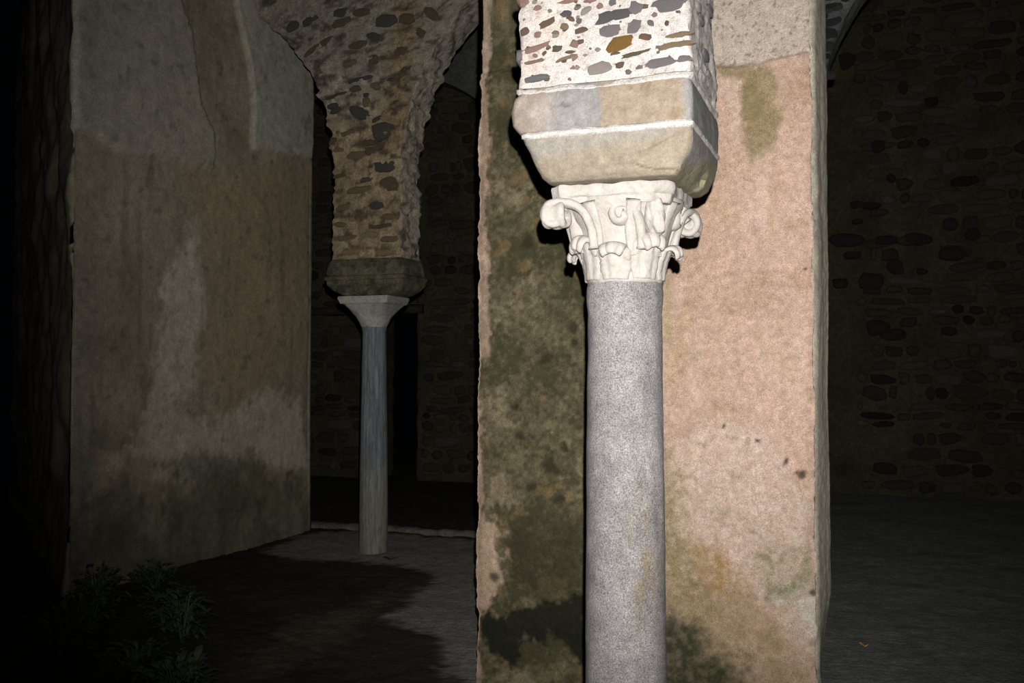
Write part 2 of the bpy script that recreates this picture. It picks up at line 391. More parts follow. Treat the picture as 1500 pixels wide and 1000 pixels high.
# ---------------------------------------------------------------- the big plastered pier
PB0, PB1, PA, PA1 = -1.142, .527, 1.505, 4.38
pp = lambda pts: [on_a(px, py, PA) for px, py in pts]
upper = pp([(600, -400), (1300, -400), (1300, 60), (1205, 68), (1150, 84), (1128, 90), (1090, 94), (1048, 98), (1000, 110), (860, 105), (600, 105)])
stain = pp([(1078, 96), (1128, 94), (1140, 110), (1138, 150), (1146, 175), (1140, 210), (1112, 228), (1098, 240), (1090, 225), (1092, 190), (1086, 150), (1084, 120), (1050, 112), (1045, 98)])
moss = pp([(712, -300), (900, -300), (900, 1300), (715, 1300), (700, 940), (703, 900), (738, 850), (725, 790), (705, 742), (700, 600), (698, 530), (716, 515), (714, 470), (716, 430), (711, 330), (716, 230), (708, 120), (716, 40)])
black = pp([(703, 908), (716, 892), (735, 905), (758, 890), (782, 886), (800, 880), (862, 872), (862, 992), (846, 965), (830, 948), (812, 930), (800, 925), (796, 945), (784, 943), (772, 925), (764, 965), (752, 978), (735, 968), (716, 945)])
black2 = pp([(960, 905), (990, 895), (1012, 905), (1030, 925), (1040, 950), (1075, 970), (1100, 1010), (1100, 1100), (940, 1100)])
dk = pp([(738, 790), (780, 760), (850, 740), (860, 880), (780, 880), (745, 850)])
olive = pp([(960, 640), (985, 690), (1003, 720), (998, 770), (1015, 800), (1050, 850), (1080, 890), (1040, 920), (960, 905)])
ochre = pp([(1020, 802), (1045, 800), (1075, 830), (1105, 850), (1100, 872), (1070, 865), (1035, 850), (1020, 830)])
ggreen = pp([(1095, 800), (1120, 785), (1150, 790), (1195, 800), (1195, 870), (1170, 885), (1130, 870), (1105, 845)])
tanlow = pp([(1010, 870), (1080, 875), (1140, 900), (1180, 950), (1200, 1000), (1200, 1300), (960, 1300), (1000, 950)])
rough = pp([(1130, 880), (1195, 862), (1202, 960), (1180, 955), (1150, 925)])
arc = [(975, 690), (985, 655), (1010, 632), (1050, 620), (1090, 622), (1120, 640), (1150, 675), (1168, 710), (1180, 740), (1185, 800), (1195, 870), (1120, 880), (1000, 850), (970, 780)]
arcp = pp(arc)
light = pp([(700, 745), (735, 760), (745, 800), (738, 850), (705, 900), (697, 900)])
DOTS = [(800, 525, 13), (804, 682, 11), (778, 712, 9), (812, 690, 8), (826, 655, 6), (840, 480, 10), (843, 505, 9), (775, 355, 10), (750, 600, 6), (760, 640, 8), (725, 845, 9), (818, 730, 10), (1190, 790, 4), (1194, 870, 6), (1170, 696, 5), (1152, 676, 4), (1112, 648, 4), (1192, 730, 4), (1060, 620, 4), (1178, 392, 3)]
def p_disp(U, B, A, Z, G):
    fr = (G == 1)
    d = (fbm(U, Z, 1.3, 4, 81)-.5)*.03 + (fbm(U, Z, 14, 4, 82)-.5)*.006 + (fbm(U, Z, 60, 2, 83)-.5)*.003
    f = fr*1.0
    d = d - f*.014*polymask(B, Z, upper, .01, .015, 8, 84) + f*.007*(polymask(B, Z, arcp, .01, .012, 10, 85))
    d = d - f*.004*sstep(fbm(B, Z, 34, 4, 86), .58, .7)*np.maximum(polymask(B, Z, arcp, .05), polymask(B, Z, moss, .05)*.6)
    cl = np.minimum(np.minimum(np.hypot(B-PB0, A-PA), np.hypot(B-PB1, A-PA)), 9)
    e = np.exp(-(cl/.03)**2)
    d = d - e*(.004+.020*sstep(fbm(U*0, Z, 9, 4, 87), .35, .75)+.012*fbm(U*0+3, Z, 40, 3, 88))
    d = d + (G == 2)*((fbm(U*7, Z*.9, 3, 3, 89)-.5)*.008) - ((G == 2)*np.clip((A-PA)/.25, 0, 1) + (G == 3))*.055*sstep(.62-Z, 0, .5)
    return d
def p_col(U, B, A, Z, G):
    gr = sstep(fbm(B, Z, 38, 4, 119), .30, .68); gr2 = sstep(fbm(B+3, Z, 22, 5, 120), .34, .66)
    n1 = fbm(B, Z, 2.5, 5, 91); n2 = fbm(B, Z, 12, 4, 92); n3 = fbm(B*1.5+Z*.8, Z*2.2-B, 4, 4, 93)
    c = np.tile(np.array([.385, .268, .212]), Z.shape+(1,))*((.84+.32*n1)*(.86+.28*fbm(B, Z, 45, 3, 116)))[..., None]
    c = blend(c, (.29, .195, .13), sstep(n3, .5, .72)*.55)
    c = blend(c, (.46, .36, .31), sstep(fbm(B*2.2, Z*.6, 5, 4, 90), .55, .75)*.4)
    c = blend(c, (.40, .275, .17), (np.exp(-((B-.0)/.16)**2)*sstep(Z, 1.2, 2.2))*.5*n2)
    c = blend(c, (.43, .335, .275), polymask(B, Z, arcp, .03, .03, 9, 85)*(.45+.4*n2))
    c = blend(c, (.36, .305, .255), polymask(B, Z, upper, .02, .015, 8, 84)*.95)
    c = blend(c, (.16, .13, .10), polymask(B, Z, upper, .02, .015, 8, 84)*sstep(fbm(B, Z, 75, 2, 94), .68, .78)*.8)
    pit = polymask(B, Z, arcp, .05, .03, 9, 85)
    c = blend(c, (.24, .165, .11), pit*sstep(fbm(B, Z, 40, 5, 117), .55, .75)*.45)
    c = blend(c, (.52, .44, .385), pit*sstep(fbm(B+9, Z, 26, 5, 118), .55, .75)*.35)
    c = blend(c, (.17, .135, .065), polymask(B, Z, stain, .02, .025, 10, 95)*(.65+.4*n2))
    for (x0, y0, x1, y1, w, rgb, k) in [(1193, 95, 1192, 165, .015, (.40, .25, .12), .6), (1131, 280, 1130, 350, .009, (.38, .26, .16), .6), (1040, 300, 1075, 320, .02, (.34, .25, .14), .4), (1110, 490, 1165, 555, .03, (.36, .25, .15), .45), (1000, 470, 985, 560, .035, (.34, .25, .14), .5), (975, 380, 978, 500, .02, (.24, .2, .1), .7), (1098, 240, 1115, 228, .03, (.34, .27, .17), .6), (1120, 120, 1160, 190, .03, (.36, .27, .18), .4)]:
        (bx0, z0), (bx1, z1) = on_a(x0, y0, PA), on_a(x1, y1, PA)
        dx, dz = bx1-bx0, z1-z0; t = np.clip(((B-bx0)*dx+(Z-z0)*dz)/(dx*dx+dz*dz), 0, 1)
        c = blend(c, rgb, k*np.exp(-(np.hypot(B-bx0-t*dx, Z-z0-t*dz)/w)**2)*(.4+.9*n2))
    c = blend(c, (.19, .155, .07), polymask(B, Z, olive, .10, .06, 8, 96)*(.5+.45*gr))
    c = blend(c, (.235, .175, .10), polymask(B, Z, tanlow, .12, .06, 7, 97)*(.6+.35*gr2))
    c = blend(c, (.27, .17, .075), polymask(B, Z, ochre, .05, .05, 10, 98)*(.45+.5*gr2))
    c = blend(c, (.19, .175, .105), polymask(B, Z, ggreen, .06, .06, 9, 99)*(.25+.7*gr*gr2))
    for (x, y, r) in [(1070, 762, 20), (1048, 752, 16), (1150, 868, 24), (1175, 862, 16), (1100, 780, 10)]:
        bx, z0 = on_a(x, y, PA); c = blend(c, (.15, .15, .08), np.exp(-(np.hypot(B-bx, (Z-z0)*1.9)/(r/310))**2)*.8*gr2)
    c = blend(c, (.40, .36, .30), polymask(B, Z, rough, .05, .05, 9, 100)*(.3+.7*gr2))
    c = blend(c, (.026, .031, .015), polymask(B, Z, black2, .08, .06, 8, 101)*(.8+.18*gr))
    # moss on the half behind the column and to its left
    mm = polymask(B, Z, moss, .018, .03, 8, 102)*(B < on_a(915, 500, PA)[0])
    mc = np.array([.070, .060, .034])*((.55+.9*n2)*(.35+1.3*fbm(B, Z, 48, 3, 112)))[..., None]
    mc = blend(mc, (.19, .155, .10), sstep(fbm(B, Z, 6, 5, 103)+(fbm(B, Z, 45, 3, 113)-.5)*.4, .52, .74)*.55)
    mc = blend(mc, (.035, .034, .016), sstep(fbm(B, Z, 5, 5, 104)+(fbm(B, Z, 50, 3, 114)-.5)*.35, .52, .68)*.85)
    mc = blend(mc, (.15, .10, .045), sstep(fbm(B+5, Z, 9, 4, 105), .6, .75)*.5)
    c = c*(1-mm[..., None]) + mc*mm[..., None]
    lft = sstep(-(B-on_a(726, 500, PA)[0]), 0, .03)*(G == 1)
    c = blend(c, (.20, .15, .105), lft*(1-mm)*(.5+.5*gr2))
    c = blend(c, (.27, .205, .135), polymask(B, Z, light, .03, .05, 9, 106)*(.15+.85*gr2)*(B < -.8))
    c = blend(c, (.028, .026, .014), polymask(B, Z, dk, .05, .06, 8, 107)*(.3+.7*fbm(B, Z, 9, 4, 108)))
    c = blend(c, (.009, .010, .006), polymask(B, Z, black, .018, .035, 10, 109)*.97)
    wx = B+(n2-.5)*.06; wz = Z+(fbm(B+4, Z, 12, 4, 110)-.5)*.06
    for (x, y, r) in DOTS:
        bx, z0 = on_a(x, y, PA); rr = r/310
        c = blend(c, (.02, .018, .01), np.exp(-(np.hypot(wx-bx, wz-z0)/rr)**4)*.85)
    n4 = fbm(A*8, Z*.7, 2, 4, 111)
    side = np.array([.36, .33, .265])*(.7+.5*n4)[..., None]
    c = np.where((G >= 2)[..., None], side, c)
    lside = side
    return np.where((G == 0)[..., None], lside, c)
zs = np.concatenate([np.arange(-.1, 3.35, .0075), np.arange(3.36, 6.1, .08)])
pier = perim_wall('plastered_pier', [(PB0, PA1), (PB0, PA), (PB1, PA), (PB1+.045, PA+.25), (PB1-.09, PA1)], [.1, .0065, .012, .1, .2], zs, p_disp, p_col, 'plaster', closed=True, round_it=2)
tag(pier, 'massive pink plastered pier streaked with dark moss, standing behind the white capital', 'pillar', kind='thing')

# ---------------------------------------------------------------- arcade masonry above the columns
def arch_rows(h, d, z0, R, cz, top, lclip, rclip, rad=.02, dz=.03, lx=0, rx=0):
    rows = []
    def off(z):
        if z <= cz: return .0
        t = min(1, (z-cz)/R); return R*(1-math.sqrt(max(0, 1-t*t)))
    zl = list(np.arange(z0, cz+R*.93, dz))
    t = .93
    while t < 1: zl.append(cz+R*t); t += .008
    zl += [cz+R, cz+R+.15, top]
    for z in zl:
        o = h+off(z); o = min(o, h+R)
        pinch = -.012*math.sin(max(0, min(1, (z-z0)/(cz+.2-z0)))*math.pi)
        rows.append((z, max(-o-pinch-lx, -lclip), min(o+pinch+rx, rclip), d, rad))
    return rows
# front
fd = .25
def f_col(B, A, Z, Nn):
    c = np.array([.32, .295, .28])*(.75+.5*fbm(B+A, Z, 16, 4, 121))[..., None]
    c = blend(c, (.30, .22, .19), sstep(fbm(B, Z, 7, 3, 122), .5, .7)*.4*(B < -.05))
    return blend(c, (.16, .13, .10), sstep(fbm(B+A, Z, 60, 3, 123), .68, .78)*.5)
fr = thing('arch_pier', 'bright white lime mortar pier full of set stones above the white capital', 'masonry')
frows = arch_rows(.252, fd, 2.495, 1.4, 3.3, 5.3, 1.66, 1.66, .018, .008, .034, .018)
frows = [r for i, r in enumerate(frows) if r[0] < 2.95 or i % 4 == 0 or r[0] > 4.55]
def f_disp(B, A, Z, Nn):
    d = (fbm(B+A*.9, Z, 30, 4, 124)-.5)*.012
    d = d + np.where(Nn[..., 0] < -.7, (fbm(A, Z, 9, 3, 125)-.4)*.03, 0) + np.where(Nn[..., 0] > .7, (fbm(A, Z, 26, 4, 126)-.5)*.022, 0)
    return d
loft('mortar_core', frows, 'mortar', fr, mf=60, ms=30, k=4, amp=.006, nsc=8, fine=.0015, colf=f_col, dispf=f_disp, seed=12)
G_, DG, LG, PK, BR, TN, OC, OL, CR = (.155, .148, .152), (.10, .096, .098), (.185, .165, .17), (.27, .18, .15), (.15, .10, .07), (.22, .165, .11), (.20, .115, .03), (.11, .10, .065), (.29, .26, .235)
FS = [(480, 75, 75, 40, 0, DG), (375, 125, 98, 42, 22, BR), (470, 145, 58, 46, -25, TN), (560, 165, 85, 40, 5, BR), (550, 115, 36, 36, 0, G_), (325, 45, 52, 34, 15, PK), (325, 190, 46, 46, 0, PK), (255, 172, 62, 56, 10, BR),
      (490, 8, 130, 24, 3, PK), (612, 4, 90, 20, 0, PK), (664, 36, 44, 44, 0, PK), (730, 15, 50, 44, 0, G_), (735, 88, 212, 72, 7, DG), (858, 42, 80, 68, -20, LG), (712, 168, 132, 80, 5, LG), (862, 145, 108, 88, 0, LG), (938, 130, 48, 48, 0, G_), (960, 82, 38, 34, 0, PK),
      (1035, 28, 190, 82, -3, G_), (1027, 132, 34, 42, 0, OL), (910, 200, 78, 50, -15, BR), (775, 236, 168, 86, 14, OC), (1085, 190, 152, 38, 4, TN), (1070, 245, 190, 46, 5, TN), (525, 238, 52, 46, -20, PK), (430, 263, 56, 36, 0, OL), (500, 282, 62, 18, 0, BR),
      (480, 315, 126, 20, 12, TN), (290, 338, 130, 20, 5, TN), (310, 264, 180, 38, 14, PK), (860, 290, 168, 24, 8, OL), (770, 352, 52, 34, 25, BR), (995, 340, 335, 54, 5, LG), (655, 372, 150, 82, 5, CR), (318, 425, 170, 44, 4, G_), (745, 290, 56, 18, 5, BR), (250, 12, 64, 56, 20, PK), (978, 285, 20, 16, 0, G_), (585, 60, 70, 40, 30, CR), (420, 195, 40, 26, 0, CR), (590, 300, 46, 22, 0, CR), (1000, 165, 26, 18, 0, TN), (650, 270, 34, 26, 0, CR), (390, 60, 30, 26, 0, PK), (540, 45, 44, 24, 10, LG)]
for (x, y, w, h, r, rgb) in FS:
    b, z = on_a(700+x/3.7025, y/3.7025, -fd); sc = 3.02/FPX/3.7025
    stone(fr, (b, -fd+.002, z), w*sc*1.04, h*sc*1.02, rng.uniform(.012, .02), -math.radians(r), rgb, 'set_stone')
for (x, y, w, h, r, rgb) in [(1240, 300, .10, .035, 60, G_), (1215, 110, .07, .03, 40, LG), (1262, 60, .09, .03, 50, LG), (1250, 400, .05, .025, 40, CR), (1200, 40, .06, .03, 30, CR)]:
    a, z = on_b(700+x/3.7025, y/3.7025, .270)
    stone(fr, (.268, a, z), w, h, .016, 0, rgb, 'set_stone', yaw=math.pi/2)
for (zz, a, w, h) in [(2.79, -.2, .10, .05), (2.70, -.12, .12, .045), (2.60, -.2, .12, .05), (2.54, -.08, .14, .04), (2.66, .05, .1, .05), (2.75, .1, .12, .05), (2.85, -.1, .14, .05)]:
    stone(fr, (-.284, a, zz), w, h, .03, 0, rng.choice([PK, TN, LG]), 'set_stone', yaw=-math.pi/2)
for i in range(95):            # gravel in the mortar
    k = rng.uniform(.006, .018)
    stone(fr, (rng.uniform(-.275, .26), -fd+.001, rng.uniform(2.51, 2.9)), k*rng.uniform(1, 1.8), k, .009, rng.uniform(-.8, .8), rng.choice([DG, G_, PK, TN, BR, CR, OL]), 'set_stone', name='pebble')
# higher courses, above what the photograph shows
for i in range(70):
    z = rng.uniform(2.92, 4.9); o = min(.24 + max(0, 1.4*(1-math.sqrt(max(0, 1-min(1, (z-3.3)/1.4)**2))) if z > 3.3 else 0), 1.6)
    stone(fr, (rng.uniform(-o, o)*.9, -fd+.001, z), rng.uniform(.06, .2), rng.uniform(.04, .08), .03, rng.uniform(-.2, .2), rng.choice([DG, LG, PK, TN, BR]), 'set_stone')

# second row: over the blue-grey column, dying into the left wall and the plastered pier
RCB, RCA = -3.365, 4.60
def r_col(B, A, Z, Nn):
    c = np.array([.345, .265, .165])*(.6+.8*fbm(B, Z, 5, 4, 131))[..., None]
    up = sstep(Z, 3.55, 4.2)
    c = blend(c, (.27, .255, .215), up*.8)
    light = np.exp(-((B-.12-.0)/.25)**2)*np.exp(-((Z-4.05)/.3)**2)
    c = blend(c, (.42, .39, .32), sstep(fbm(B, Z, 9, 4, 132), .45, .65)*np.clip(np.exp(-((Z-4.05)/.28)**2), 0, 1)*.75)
    c = blend(c, (.30, .20, .10), np.exp(-((B-.22-(Z-3.6)*.15)/.14)**2)*sstep(Z, 3.4, 3.7)*.75)
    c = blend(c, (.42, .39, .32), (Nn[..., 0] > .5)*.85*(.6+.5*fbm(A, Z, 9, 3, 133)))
    return blend(c, (.06, .05, .04), sstep(fbm(B*.7+A, Z*1.6, 13, 5, 134), .54, .68)*.8)
rr = thing('arch_pier', 'brown rubble arch pier standing over the slim blue-grey column', 'masonry', (RCB+.02, RCA, 0))
rrows = arch_rows(.34, .19, 2.558, 1.75, 3.35, 5.9, 1.15, 2.07, .02, .022)
def r_disp(B, A, Z, Nn):
    return (fbm(B+A, Z*1.4, 11, 5, 135)-.5)*.09 + np.where(np.abs(Nn[..., 0]) > .7, (fbm(A*.4, Z, 12, 3, 136)-.5)*.07, 0)
loft('mortar_core', rrows, 'rubble_mortar', rr, mf=60, ms=14, k=4, amp=.008, nsc=20, colf=r_col, dispf=r_disp, seed=22)
D1, D2, D3, D4 = (.085, .08, .068), (.13, .10, .065), (.19, .145, .09), (.28, .215, .13)
RS = [(600, 640, 112, 84, 5, D1), (612, 810, 104, 58, 5, D1), (490, 552, 104, 62, -20, D1), (472, 435, 60, 40, 10, D2), (762, 425, 46, 100, 0, D1), (865, 245, 60, 56, -20, D1), (318, 402, 150, 26, 3, D1), (490, 390, 130, 26, 8, D1), (375, 468, 130, 18, 12, D1), (355, 518, 56, 30, 10, D1), (400, 865, 112, 26, 8, D2), (545, 738, 66, 40, 0, D2), (575, 582, 60, 26, 20, D1), (625, 890, 110, 50, 8, D2), (920, 112, 60, 46, 30, D2), (930, 308, 48, 56, -30, D1), (1030, 285, 34, 40, 0, D1), (370, 540, 60, 24, 20, D1), (520, 465, 26, 24, 0, D1), (565, 420, 60, 34, -20, D3), (520, 500, 36, 50, 0, D3), (360, 690, 30, 40, 0, D2), (430, 650, 70, 24, 10, D3), (215, 340, 120, 24, 25, D2), (200, 290, 90, 22, 30, D2), (300, 350, 80, 26, 15, D3), (250, 250, 90, 24, 35, D2), (560, 290, 60, 60, 0, D2), (640, 390, 40, 24, 0, D1), (440, 310, 70, 30, 15, D3), (330, 200, 80, 30, 20, D2), (560, 180, 70, 40, -10, D1), (480, 220, 110, 40, 5, D2), (620, 100, 110, 60, 5, D1), (720, 90, 80, 50, 0, D2), (160, 130, 80, 50, 30, D1), (840, 70, 80, 50, -35, D2), (960, 60, 110, 40, -50, D1), (690, 250, 60, 40, 0, D2), (790, 160, 60, 40, -25, D2), (250, 100, 90, 40, 20, D1), (400, 110, 100, 40, 10, D2), (400, 60, 90, 40, 5, D1), (500, 60, 90, 40, 5, D2)]
ra = RCA-.19
for (x, y, w, h, r, rgb) in RS:
    b, z = on_a(380+x/3.334, y/3.334, ra); sc = 8.55/FPX/3.334
    zo = .34+(1.75*(1-math.sqrt(1-min(1, (z-3.35)/1.75)**2)) if z > 3.35 else 0)
    if abs(b-RCB-.02)+w*sc*.5 > min(zo, 1.1 if b < RCB else 9): continue
    stone(rr, (b-RCB-.02, -.19, z), w*sc*1.1, h*sc*1.05, .034, -math.radians(r), rgb, 'rubble_stone')
for (x, y, w, h, r, rgb) in [(378, 148, 100, 50, 0, D1), (335, 338, 84, 40, 5, D1), (412, 240, 70, 50, -10, D2), (180, 345, 92, 30, 10, D3), (365, 436, 112, 20, 5, D2), (190, 495, 96, 30, 5, D3), (170, 190, 100, 24, 5, D2), (290, 210, 70, 24, 5, D2), (250, 260, 130, 34, 4, D3), (160, 430, 60, 26, 0, D3), (240, 400, 90, 30, 4, D4), (400, 390, 70, 30, 0, D3), (300, 480, 90, 34, 0, D4), (400, 500, 90, 30, 0, D3), (230, 560, 140, 34, 2, D4), (380, 565, 110, 30, 0, D4), (150, 60, 60, 40, 0, D3), (240, 90, 90, 40, 0, D3), (300, 30, 60, 30, 0, D2)]:
    b, z = on_a(450+x/3.332, 200+y/3.332, ra); sc = 8.55/FPX/3.332
    stone(rr, (b-RCB-.02, -.19, z), w*sc*1.1, h*sc*1.05, .034, -math.radians(r), rgb, 'rubble_stone')

# the same row goes on right of the pier
r2 = thing('arch_pier', 'dim grey arch springing from the far right edge of the plastered pier', 'masonry', (.06, RCA, 0))
g_col = lambda B, A, Z, Nn: np.array([.12, .127, .12])*(.4+1.2*fbm(B+A, Z, 6, 4, 141))[..., None]
loft('mortar_core', [r for r in arch_rows(.33, .17, -.05, 1.75, 3.35, 5.9, 1.29, 2.08, .02, .03)], 'rubble_mortar', r2, mf=44, ms=10, k=3, amp=.02, nsc=9, colf=g_col, seed=33)
for i in range(26):
    z = rng.uniform(3.7, 5.0); t = (z-3.35)/1.75; o = .33+1.75*(1-math.sqrt(max(0, 1-min(1, t)**2)))
    stone(r2, (rng.uniform(.36, max(.4, o-.08)), -.17, z), rng.uniform(.08, .2), rng.uniform(.05, .09), .03, rng.uniform(-.3, .3), rng.choice([(.05, .054, .052), (.07, .075, .07), (.04, .042, .04)]), 'rubble_stone')
# third row, close to the back wall, its column hidden by the pier
TCB, TCA = -3.3, 9.3
r3 = thing('arch_pier', 'shadowy blue-grey arch far behind, seen between rubble pier and plastered pier', 'masonry', (TCB, TCA, 0))
loft('mortar_core', arch_rows(.33, .19, 2.555, 1.75, 3.9, 6.4, 2.08, 2.08, .02, .05), 'rubble_mortar', r3, mf=30, ms=8, k=3, amp=.02, nsc=9, colf=g_col, seed=34)

# ---------------------------------------------------------------- imposts
im = thing('impost_block', 'thick tan and grey sandstone impost block between white capital and mortar pier', 'block', (0, 0, 2.19))
bsplit = on_a(876, 150, -.27)[0]
def up_col(B, A, Z, Nn):
    n = fbm(B, Z+A, 10, 4, 151)
    c = np.array([.155, .148, .145])*(.8+.4*n)[..., None]
    c = blend(c, (.18, .143, .107), sstep(B+(n-.5)*.03, bsplit-.006, bsplit+.012)*(Nn[..., 1] < -.5)*sstep(.247-B, -.005, .01)*.9)
    c = blend(c, (.155, .148, .145), sstep(Nn[..., 0], .85, .98)*.9)
    c = blend(c, (.17, .135, .11), sstep(-.16-B+(n-.5)*.1, -.03, .05)*.75)
    c = blend(c, (.24, .215, .205), np.exp(-((B+.2)/.04)**2-((Z-.215)/.035)**2)*.6)
    c = blend(c, (.125, .085, .04), sstep(fbm(B, Z, 22, 4, 152), .58, .72)*(B > bsplit)*.45)
    m = np.exp(-((B+.11+(n-.5)*.03)/.035)**2-((Z-.235+(fbm(B+3, Z, 30, 3, 9)-.5)*.03)/.012)**2)
    return blend(c, (.05, .047, .045), m*.8*sstep(fbm(B, Z, 70, 2, 153), .4, .6))
def up_disp(B, A, Z, Nn):
    lf = sstep(-.18-B, 0, .12)
    return lf*((fbm(B+A, Z, 9, 4, 154)-.5)*.035) + (Nn[..., 1] < -.5)*(fbm(B, Z, 26, 3, 155)-.5)*.006
rows = dense([(.152, -.262, .262, .262, .02), (.158, -.275, .272, .272, .022), (.185, -.298, .274, .274, .024), (.23, -.304, .274, .274, .022), (.27, -.288, .270, .272, .02), (.297, -.268, .262, .265, .02)], .008)
loft('upper_slab', rows, 'sandstone', im, mf=60, ms=36, k=6, amp=.003, nsc=12, colf=up_col, dispf=up_disp, seed=41)
mj = const((.33, .31, .295), .15, 20, 5)
loft('mortar_joint', dense([(.134, -.254, .265, .268, .012), (.140, -.268, .2755, .2775, .016), (.150, -.270, .277, .279, .016), (.158, -.262, .270, .272, .012)], .004), 'mortar', im, mf=70, ms=50, k=5, amp=.004, nsc=24, fine=.002, colf=mj, seed=42, zamp=.003)
loft('mortar_bed', dense([(.278, -.280, .266, .266, .014), (.286, -.288, .273, .274, .016), (.298, -.289, .273, .266, .015), (.304, -.284, .266, .252, .012)], .004), 'mortar', im, mf=60, ms=40, k=5, amp=.006, nsc=22, fine=.002, colf=mj, seed=43, zamp=.012)
def lo_col(B, A, Z, Nn):
    n = fbm(B, Z*1.5+A, 9, 4, 161)
    c = np.array([.178, .150, .116])*(.85+.3*n)[..., None]
    c = blend(c, (.172, .160, .142), sstep(Z+(n-.5)*.06-.12*(B+.1), .055, .10)*.8)
    c = blend(c, (.165, .155, .15), sstep(Nn[..., 0], .85, .98)*.9)
    c = blend(c, (.165, .155, .14), sstep(-B, .235, .256)*.8)
    c = blend(c, (.15, .135, .075), (Nn[..., 0] > .6)*sstep(.11-Z+A*.25, 0, .06)*.8)
    crack = np.abs(Z-.028-.012*np.sin(B*18+.6)-(fbm(B, B*0, 25, 3, 162)-.5)*.02)
    c = blend(c, (.09, .07, .045), sstep(.002-crack, -.003, .001)*(Nn[..., 1] < -.5)*(B > -.16)*(.15+.7*sstep(fbm(B, B*0, 14, 2, 166), .4, .6)))
    l2 = np.abs((Z-.075)-(B-.12)*.42-(fbm(B, Z, 20, 2, 163)-.5)*.01)
    return blend(c, (.11, .08, .045), sstep(.003-l2, -.0025, .001)*((B > .1) & (B < .235) & (Nn[..., 1] < -.5))*.4)
def lo_disp(B, A, Z, Nn):
    crack = np.abs(Z-.028-.012*np.sin(B*18+.6)-(fbm(B, B*0, 25, 3, 162)-.5)*.02)
    chip = sstep(B, .16, .25)*sstep(.085-Z, 0, .06)*(A < .1)
    return -.003*sstep(.003-crack, -.004, .003)*(Nn[..., 1] < -.5)*(B > -.16) - chip*(.006+.022*fbm(B+A*.8, Z*1.5, 12, 3, 164)) + (fbm(B, Z, 20, 4, 165)-.5)*.006
rows = dense([(-.001, -.175, .185, .185, .02), (.004, -.20, .225, .225, .03), (.02, -.218, .245, .242, .035), (.06, -.236, .262, .255, .03), (.10, -.248, .270, .262, .026), (.125, -.262, .272, .270, .022), (.136, -.266, .272, .272, .02)], .006)
loft('lower_block', rows, 'sandstone', im, mf=60, ms=36, k=6, amp=.003, nsc=14, colf=lo_col, dispf=lo_disp, seed=44)

ir = thing('impost_block', 'mossy dark stepped impost block on the plain conical capital', 'block', (RCB+.01, RCA, 2.235))
ic = lambda B, A, Z, Nn: blend(np.array([.125, .115, .075])*(.6+.8*fbm(B, Z, 12, 4, 171))[..., None], (.035, .04, .03), sstep(fbm(B+A, Z, 16, 4, 172), .52, .68)*.7)
loft('upper_slab', dense([(.175, -.355, .375, .225, .02), (.19, -.362, .38, .23, .02), (.25, -.36, .372, .225, .03), (.30, -.345, .36, .21, .03), (.322, -.33, .345, .195, .02)], .012), 'rubble_mortar', ir, mf=30, ms=16, k=5, amp=.012, nsc=9, colf=ic, seed=51)
loft('lower_block', dense([(0, -.21, .24, .15, .05), (.012, -.25, .29, .18, .06), (.045, -.31, .345, .205, .05), (.085, -.352, .376, .225, .03), (.10, -.36, .384, .235, .02), (.135, -.36, .384, .235, .02), (.14, -.372, .392, .245, .015), (.168, -.374, .392, .245, .015), (.178, -.362, .38, .232, .02)], .008), 'rubble_mortar', ir, mf=30, ms=16, k=5, amp=.010, nsc=10, colf=ic, seed=52)
i3 = thing('impost_block', 'stone impost block of the farthest arch, mostly hidden behind the plastered pier', 'block', (TCB, TCA, 2.235))
loft('slab', dense([(0, -.2, .2, .15, .05), (.10, -.35, .35, .23, .02), (.318, -.34, .34, .21, .02)], .05), 'rubble_mortar', i3, mf=8, ms=6, k=4, amp=.01, colf=ic, seed=53)

# ---------------------------------------------------------------- columns
def shaft(name, prof, material, colf, parent, n=72, wob=.0, seed=0, flute=0):
    zz = np.array([p[0] for p in prof]); r = np.array([p[1] for p in prof])
    zi = np.concatenate([np.arange(zz[0], zz[-1], .02), [zz[-1]]]); ri = np.interp(zi, zz, r)
    th = np.linspace(0, 2*math.pi, n, endpoint=False); TH, Z = np.meshgrid(th, zi); R = np.repeat(ri[:, None], n, 1)
    X, Y = np.cos(TH), np.sin(TH)
    R = R + (fbm(X*.6+Y*.35+9, Z+Y*.3, 5, 4, seed)-.5)*wob
    if flute: R = R - flute*np.abs(np.sin(TH*10))
    co = np.stack([X*R, Y*R, Z], -1).reshape(-1, 3)
    me = mesh_np(name, co, grid_quads(len(zi), n, True), colf(X, Y, Z).reshape(-1, 3), [list(range(n))[::-1], list(range((len(zi)-1)*n, len(zi)*n))])
    o = link(name, me, material, parent)
    try: me.set_sharp_from_angle(angle=math.radians(50))
    except Exception: pass
    return o
cf = thing('stone_column', 'speckled grey granite column crowned by a white carved capital', 'column')
def sc_col(X, Y, Z):
    q = X*.13+Y*.05
    c = np.array([.152, .144, .144])*(.72+.56*fbm(q+Y*.1, Z, 7, 5, 181))[..., None]
    c = blend(c, (.15, .115, .07), np.exp(-((X-.62)/.3)**2-((Z-1.0)/.2)**2)*.9*sstep(fbm(q*2+Y*.1, Z, 22, 4, 182), .35, .65))
    return blend(c, (.20, .19, .185), sstep(fbm(q+1, Z, 10, 4, 183), .55, .72)*.6)
shaft('shaft', [(0, .152), (.06, .152), (.10, .136), (.3, .134), (.8, .1315), (1.3, .127), (1.76, .1225), (1.79, .1215), (1.80, .124), (1.815, .1265), (1.855, .1275), (1.875, .125), (1.885, .122)], 'granite', sc_col, cf, 96, .006, 184)
CAPZ = 1.88
def cap_noise(me, amp, sc=40):
    for v in me.vertices: v.co += mnoise.noise_vector(v.co*sc)*amp
